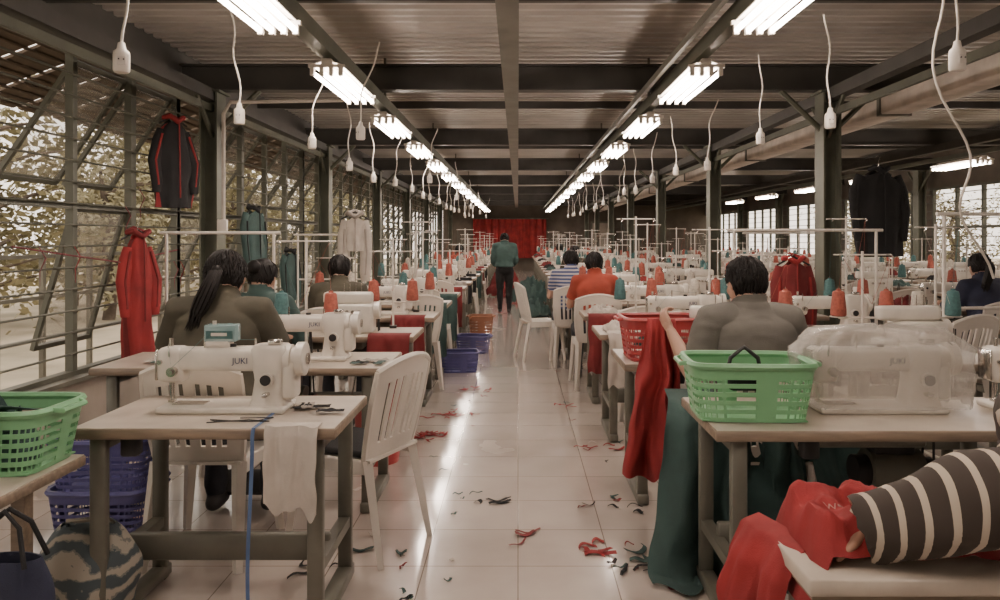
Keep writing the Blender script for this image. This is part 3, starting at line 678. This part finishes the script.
for i,(m_,w_,l_) in enumerate([(WHITEC,.24,.34),(TEAL,.3,.5),(BLACKC,.26,.42),(REDD,.28,.5),(BEIGE,.2,.3),(RED,.26,.42)]):
    o=drape('hanging_fabric_piece',w_,[(.10,.012),(0,.012),(-.014,-.02),(-.02,-l_*.5),(-.012,-l_)],m_,20+i,.014,2.5,loc=(0,-50-i,.745),nu=26,nv=22);HG.append(o.data);bpy.data.objects.remove(o)
def hang(k,x,yf):place(HG[k],'hanging_fabric_piece',(x,yf-.006,.745))
r=random.Random(5)
rows=[5.26+1.2*i for i in range(20)]
leftp={0:(0,-1.63),1:(4,-1.41),9:(1,-1.2)}
for i,y in enumerate(rows):
    if y>27:break
    place(T12,'sewing_table',(-1.27,y,0))
    place(M1 if i%3 else OV,'sewing_machine' if i%3 else 'overlock_machine',(-1.15+r.uniform(-.05,.05),y+.0,.742),r.uniform(-4,4))
    place(STS[(i*3+1)%5],'thread_stand',(-.94+r.uniform(-.06,.05),y+.22,.742),r.uniform(-8,8))
    if i<12 and i%2:place(STS[(i+2)%5],'thread_stand',(-1.55+r.uniform(-.1,.1),y+.22,.742),r.uniform(-8,8))
    place(HEAPS[[2,0,3,4,5,2,0][r.randrange(7)]],'folded_fabric_pile',(-1.62+r.uniform(-.04,.04),y-.05,.744),r.uniform(0,20),.7)
    if i<12:hang(r.choice([0,1,2,3,4]),-.86+r.uniform(-.06,.02),y-.275)
    if i in leftp:
        k,x=leftp[i];place(Pn[k],'seated_garment_worker',(x,y-.60,0),r.uniform(-8,8));place(CH,'plastic_chair',(x,y-.62,0),r.uniform(-5,5))
    elif r.random()<.45:place(CH,'plastic_chair',(-1.0,y-.62,0),r.uniform(-30,30))
b2=basket(.4,.3,.2,BLUEP,'blue_storage_basket',5);place(b2,'blue_storage_basket',(-.62,7.9,.003),10)
b3=basket(.34,.28,.3,mat('orange_tub',(.32,.13,.07),.5),'orange_storage_basket',6);place(b3,'orange_storage_basket',(-.52,10.6,.003))
place(b2,'blue_storage_basket',(-.55,9.2,.003),-10)
b=MB();b.lathe([(.13,0),(.15,.38),(.155,.39),(.145,.39),(.135,.03),(.01,.02)],REDP,n=20);b.obj('red_waste_bin',(-.88,4.72,.0))
# garments on left window
jk=jacket(BLACKC,RED,.38,.74,1,.8);place(jk,'hanging_jacket',(-2.86,6.22,2.45),62)
jk2=jacket(RED,REDD,.26,.98,2,.9);place(jk2,'hanging_jacket',(-2.84,5.60,1.50),62)
jk3=jacket(TEAL,BLACKC,.42,.62,4);place(jk3,'hanging_jacket',(-2.86,8.1,1.78),82);place(jk3,'hanging_jacket',(-2.86,9.4,1.30),82)
b=MB();rr=random.Random(2)
for k in range(7):
    y=rr.uniform(4.4,6.6);z=.62+.145*rr.randrange(4,9)
    b.tube([(-2.93,y,z),(-2.90,y+.02,z-.07),(-2.93,y+.01,z-.15),(-2.91,y-.02,z-.24)],[.012,.016,.012,.004],rr.choice([REDD,BEIGE,PINK,BLACKC]),6,flat=.3)
b.obj('cloth_ties')
b=MB();b.tube([(-2.9,4.3,1.35),(-2.88,4.9,1.28),(-2.9,5.5,1.22),(-2.9,6.4,1.30)],.006,PINK,6);b.obj('clothes_line')
# ---------------------------------------------------------------- right foreground
place(table(1.25,legs=.09),'sewing_table',(1.30,2.83,0))
place(MW,'sewing_machine',(1.37,2.88,.742));place(table(1.2),'sewing_table',(2.55,2.83,0));place(M1,'sewing_machine',(2.05,2.88,.742))
gb=basket(.44,.32,.20,GREENP,'green_plastic_basket',5,.013);place(gb,'green_plastic_basket',(.85,2.80,.745),-3)
b=MB();b.tube([(.06,0,.0),(.05,0,.05),(.0,0,.09),(-.05,0,.05),(-.06,0,.0)],.008,DARK,8);b.box((0,-.01,-.03),(.12,.05,.07),BLACKC,bev=.015,seg=2);b.obj('scissors_pouch',(.82,2.72,.915))
drape('teal_fabric_drape',.50,[(.22,.70),(.0,.69),(-.05,.62),(-.07,.3),(-.10,.1),(-.16,.012),(-.26,.01)],TEAL,5,.045,3,loc=(.93,3.26,.0),taper=-.45,skew=-.03)
drape('teal_fabric_drape',.45,[(.25,.66),(.0,.65),(-.03,.4),(-.06,.1),(-.12,.012)],TEAL,9,.03,3,loc=(1.26,3.24,.0))
b=MB();b.box((0,0,.60),(1.15,.30,.04),LAM,bev=.005);b.box((0,0,.574),(1.13,.28,.012),WOODE)
for sx in(-1,1):
    for sy in(-1,1):b.box((sx*.5,sy*.11,.285),(.045,.04,.57),WOODE)
b.box((0,0,.2),(1.0,.03,.05),WOODE);b.obj('low_work_bench',(1.24,1.86,0))
b=MB()
def hz(x,y):
    u=(x+.10)/.56;v=(.20-y)/.34
    n1=foldn(x*5+3,y*5,2.1);n2=foldn(x*12,y*10+4,5.2);n3=foldn(x*22,y*18,7.7)
    e=min(1,4*u+.15)*min(1,4*(1-u)+.1)*min(1,4.5*v+.2)*min(1,5*(1-v)+.2)
    return .628+.10*max(e,0)*(.5+.4*n1+.26*n2+.10*n3)
def rg(u,v):
    x=-.10+.56*u;y=.20-.34*v;z=hz(x,y)
    if x<0:z=z-(-x)*1.3;x=x*.6
    return (x,y,z)
b.slab(rg,90,64,RED,.004)
tv,tf=textgeo('WORK',.03,.0003)
b.add([(p.x*.95+.09,p.y+.0-p.x*.3,hz(p.x*.95+.09,p.y+.0-p.x*.3)+.004+p.z) for p in tv],tf,PRINT,False)
b.obj('red_garment_heap',(.74,1.90,0.004))
drape('red_garment_sleeve',.24,[(.06,.03),(-.0,.02),(-.04,-.05),(-.05,-.2),(-.05,-.42)],RED,4,.02,2,loc=(.66,1.97,.60),yaw=-70)
STR1b=stripes('brown_cream_stripes',(.045,.033,.026),(.46,.39,.31),'Y',6.6,.80)
ps=pose(SEAT,wai=(0,.04,.72),che=(0,.11,.88),nb=(0,.16,1.0),hd=(0,.19,1.12),hp=-.3,
  sL=(-.18,.20,.945),eL=(-.17,.43,.83),wL=(-.06,.72,.70),sR=(.165,.12,.94),eR=(.25,.08,.70),wR=(.14,.28,.64),
  kL=(-.12,.36,.51),kR=(.13,.36,.51),aL=(-.12,.28,.09),aR=(.13,.28,.09),tL=(-.13,.42,.035),tR=(.14,.42,.035))
place(person_mesh(ps,STR1b,JEANS,SKIN,'short','long',.009,7,girth=1.15,loose=.044,curlv=.55,wr_=2.5),'seated_man',(1.57,1.87,0),90)
place(CH,'plastic_chair',(1.61,1.87,0),90)
pm=pose(SEAT,sL=(-.175,.05,.985),eL=(-.27,.02,.74),wL=(-.345,.16,.93),eR=(.25,.13,.74),wR=(.13,.36,.80),hp=-.2,ht=.35,hd=(-.01,.11,1.165))
place(person_mesh(pm,GREYS,JEANS,SKINL,'short','short',.009,9,girth=1.06,loose=.010,palmL=(1,.2,0),curlv=.8),'seated_man',(1.08,3.42,.01),0,1.02)
place(CH,'plastic_chair',(1.08,3.40,0),0)
drape('red_cloth_in_hand',.13,[(.03,1.0),(.0,1.01),(-.03,.95),(-.05,.7),(-.08,.45),(-.10,.26)],RED,6,.035,2,loc=(.70,3.66,.0),taper=-1.3,yaw=-12,skew=-.03)
# right rows
rowsR=[4.18]+[5.38+1.2*i for i in range(19)]
rightp={3:(1,.74),4:(2,.60),8:(4,1.0),12:(5,1.0)}
place(STS[1],'thread_stand',(2.02,4.40,.742));place(STS[1],'thread_stand',(1.62,5.60,.742),-6)
for i,y in enumerate(rowsR):
    if y>28:break
    x=1.13 if i<3 else 1.08
    place(T12,'sewing_table',(x,y,0))
    place(M1 if i%3 else OV,'sewing_machine' if i%3 else 'overlock_machine',(x+.05,y+.0,.742),r.uniform(-4,4))
    place(STS[(i+1)%5],'thread_stand',(x+.3,y+.22,.742),r.uniform(-8,8))
    if i%2:place(STS[(i+3)%5],'thread_stand',(x-.25,y+.22,.742),r.uniform(-8,8))
    if i>0:place(HEAPS[[2,0,3,4,5,2,0][r.randrange(7)]],'folded_fabric_pile',(x-.40,y-.06,.744),r.uniform(0,20),.7)
    if i in(1,2,5,6,8,9):hang(r.choice([0,1,2,3,4]),x-.40,y-.275)
    place(T09,'sewing_table',(2.17,y,0))
    place(M1 if i%2 else OV,'sewing_machine' if i%2 else 'overlock_machine',(2.22,y+.0,.742))
    place(STS[(i*2+2)%5],'thread_stand',(2.45,y+.22,.742),r.uniform(-8,8))
    place(HEAPS[[2,1,3,4,5][r.randrange(5)]],'folded_fabric_pile',(1.90,y-.06,.744),r.uniform(0,20),.6)
    if i in rightp:
        k,px=rightp[i];place(Pn[k],'seated_garment_worker',(px,y-.60,0),r.uniform(-6,6));place(CH,'plastic_chair',(px,y-.62,0))
    elif i in(6,9,11):place(CH,'plastic_chair',(.95,y-.66,0),r.uniform(-30,30))
    if i%2 and i>0:place(CH,'plastic_chair',(2.17,y-.66,0),r.uniform(-20,20))
place(basket(.42,.32,.22,REDP,'red_plastic_basket',5),'red_plastic_basket',(.78,4.12,.745),4)
place(HEAPS[0],'folded_fabric_pile',(.78,4.12,.80),0,.7)
place(CH,'plastic_chair',(.27,8.75,0),-75)
place(CH,'plastic_chair',(1.02,5.95,0),-10)
for cx_ in(4.05,5.6,6.9):
    for i in range(14):
        y=5.6+1.45*i+(.3 if cx_>5 else 0)
        if y>27:break
        place(T12,'sewing_table',(cx_,y,0));place(M1 if i%2 else OV,'sewing_machine' if i%2 else 'overlock_machine',(cx_,y+.0,.742))
        place(STS[i%5],'thread_stand',(cx_+.3,y+.22,.742),r.uniform(-8,8));place(HEAPS[[2,0,3,4,5][r.randrange(5)]],'folded_fabric_pile',(cx_-.42,y-.06,.744),r.uniform(0,20),.7)
        if (cx_,i) in((4.05,1),(5.6,1)):
            place(Pn[(i*2+int(cx_))%7],'seated_garment_worker',(cx_,y-.6,0),r.uniform(-10,10));place(CH,'plastic_chair',(cx_,y-.62,0))
        elif r.random()<.6:place(CH,'plastic_chair',(cx_,y-.66,0),r.uniform(-30,30))
place(CH,'plastic_chair',(3.0,5.3,0),20)
jr=jacket(REDD,RED,.26,.40,6)
place(jr,'hanging_jacket',(2.12,5.78,1.30),5)
jb=jacket(BLACKC,BLACKC,.5,.75,8);place(jb,'hanging_jacket',(3.1,6.45,2.05),15)
def rack(w,h):
    b=MB()
    for sx in(-1,1):b.cyl((sx*w/2,0,0),(sx*w/2,0,h),.012,PLAST,n=8);b.tube([(sx*w/2,-.22,.015),(sx*w/2,.22,.015)],.012,PLAST,8)
    b.cyl((-w/2-.05,0,h),(w/2+.05,0,h),.012,PLAST,n=8);b.cyl((-w/2,0,h*.62),(w/2,0,h*.62),.010,PLAST,n=8);return b.mesh('garment_rack')
rk=rack(1.1,1.46);rk2=rack(.7,1.55);rk3=rack(.8,1.44)
place(rk,'garment_rack',(2.22,5.80,0));place(rk2,'garment_rack',(3.0,4.72,0),8);place(rk,'garment_rack',(3.3,9,0))
place(rk3,'garment_rack',(-2.3,5.8,0),6);place(rk3,'garment_rack',(-2.3,9.2,0),0)
place(jacket(WHITEC,BEIGE,.20,.34,10),'hanging_jacket',(-1.50,6.9,1.68),15)
pst=pose(STND,hp=-.4,hd=(0,.07,1.46))
tw_=person_mesh(pst,TEAL,BLACKC,SKIN,'bun','long',.014,41,loose=.02)
place(tw_,'standing_woman',(-.25,14.0,0),5,.95)
place(HEAPS[0],'folded_fabric_pile',(.32,13.5,.0),0,(1.4,2,2.4));place(HEAPS[5],'folded_fabric_pile',(.3,16,.0),0,(2.5,2,4));place(HEAPS[4],'folded_fabric_pile',(-.3,18,.0),0,(2,2,4))
b=MB();b.slab(lambda u,v:(-1.9+3.1*u,31.75+.05*math.sin(u*60)+.02*math.sin(u*133),.55+1.65*v),120,3,RED,.01);b.cyl((-2,31.75,2.22),(1.3,31.75,2.22),.02,STEEL);b.obj('red_curtain')
b=MB();b.box((3.6,31.9,1.05),(1.0,.08,2.1),STEELL);b.box((3.6,31.85,1.05),(.86,.04,1.96),WALLM);b.box((3.95,31.82,1.0),(.03,.04,.12),CHROME);b.obj('door_1')
# floor scraps
b=MB();rr=random.Random(9)
for k in range(55):
    y=2.9+rr.random()**1.6*14
    x=rr.choice([rr.gauss(-.45,.14),rr.gauss(.5,.14)]);
    m_=rr.choice([REDD,BLACKC,TEAL,BLACKC,TEAL,WHITEC]);a=rr.uniform(0,3.14);L_=rr.uniform(.02,.09);w_=rr.uniform(.006,.025);cv=rr.uniform(-2,2)
    def fn(u,v):
        t=(u-.5)*L_;q=(v-.5)*w_*(1-.6*abs(2*u-1));aa=a+cv*(u-.5)
        return (x+math.cos(aa)*t-math.sin(aa)*q,y+math.sin(aa)*t+math.cos(aa)*q,.004+.006*(1+math.sin(u*9+cv))*.6)
    b.slab(fn,8,2,m_,.0015)
for (x,y,m_,n_) in [(-.62,5.3,RED,18),(-.5,5.9,RED,12),(-.4,6.9,RED,6),(.42,6.2,RED,3),(.50,5.0,RED,5),(.38,3.4,RED,6),(-.78,3.15,BLACKC,6),(.50,3.3,TEAL,6),(-.55,3.25,TEAL,3),(.5,3.9,BLACKC,4),(-.2,3.95,BLACKC,4),(-.33,4.1,TEAL,2),(.05,3.45,REDD,3),(.55,3.15,BLACKC,5)]:
    for k in range(n_):
        a=rr.gauss(.2,.6);L_=rr.uniform(.05,.15);w_=rr.uniform(.008,.035);cv=rr.uniform(-2.,2.);xx=x+rr.gauss(0,.08);yy=y+rr.gauss(0,.06)
        b.slab(lambda u,v:(xx+math.cos(a+cv*(u-.5))*(u-.5)*L_-math.sin(a)*(v-.5)*w_*(1-.5*abs(2*u-1)),yy+math.sin(a+cv*(u-.5))*(u-.5)*L_+math.cos(a)*(v-.5)*w_,.005+.008*(1+math.sin(u*8+cv))*.6),8,2,m_,.0015)
b.obj('fabric_scraps')
# ---------------------------------------------------------------- exterior
b=MB();b.box((2,14,-.35),(90,90,.3),GROUND);b.obj('outside_ground',(0,0,0))
b=MB()
for i in range(80):
    b.box((XL-.62,Y0+i*.45+.2,2.58),(.82,.39,.02),BAMB,rot=(0,-.35,0))
for q in range(9):b.cyl((XL-.22-.09*q,Y0,2.71-.033*q),(XL-.22-.09*q,33,2.71-.033*q),.014,BAMB,n=5)
b.obj('outside_eave')
def tree(seed):
    r=random.Random(seed);b=MB();H=r.uniform(3.5,5);x=y=0;pts=[(0,0,-.2)];
    for k in range(6):
        x+=r.uniform(-.2,.2);y+=r.uniform(-.2,.2);pts.append((x,y,H*(k+1)/6))
    b.tube(pts,[.16,.14,.12,.11,.09,.07,.04],BARK,10)
    cs=[]
    for k in range(16):
        z0=pts[r.randrange(1,6)];a=r.uniform(0,6.28);L_=r.uniform(.8,1.9)
        p1=V(z0)+V((math.cos(a),math.sin(a),.4))*L_*.5;p2=p1+V((math.cos(a+.4),math.sin(a+.4),.2))*L_*.6
        b.tube([z0,p1,p2],[.05,.03,.012],BARK,6);cs+=[p1,p2]
    vs=[];fs=[]
    for k in range(2500):
        c=r.choice(cs)+V((r.gauss(0,.45),r.gauss(0,.45),r.gauss(0,.4)));u=V((r.gauss(0,1),r.gauss(0,1),r.gauss(0,1))).normalized();w=u.orthogonal().normalized()
        o=len(vs);vs+=[c-u*.10,c+w*.045,c+u*.10,c-w*.045];fs.append((o,o+1,o+2,o+3))
    b.add(vs,fs,LEAF,False);return b.mesh('tree')
TR=[tree(i) for i in range(4)]
rr=random.Random(3)
for i in range(29):place(TR[i%4],'tree',(rr.uniform(-14,-7.2),3+i*1.35+rr.uniform(-.6,.6),-.2),rr.uniform(0,360),rr.uniform(.7,1.1))
for i in range(9):place(TR[i%4],'tree',(rr.uniform(12,16),8+i*3.2,-.2),rr.uniform(0,360),rr.uniform(.6,1.0))
b=MB()
for i in range(40):b.box((-5.2,1+i*.9,.55),(.05,.05,1.5),STEELL)
for z in(.3,.75,1.2):b.box((-5.2,18,z),(.04,36,.04),STEELL)
b.obj('outside_fence')
# ---------------------------------------------------------------- world, camera
w=bpy.data.worlds.new('overcast_sky');scene.world=w;w.use_nodes=True
bg=w.node_tree.nodes['Background'];bg.inputs[0].default_value=(1,.875,.75,1);bg.inputs[1].default_value=2.9
cd=bpy.data.cameras.new('camera');cam=bpy.data.objects.new('camera',cd);scene.collection.objects.link(cam)
cam.location=(0,0,1.4);cam.rotation_euler=(math.pi/2,0,0);cd.lens=27;cd.sensor_width=36;cd.shift_x=-.018;cd.shift_y=-.062;cd.clip_end=300
scene.camera=cam
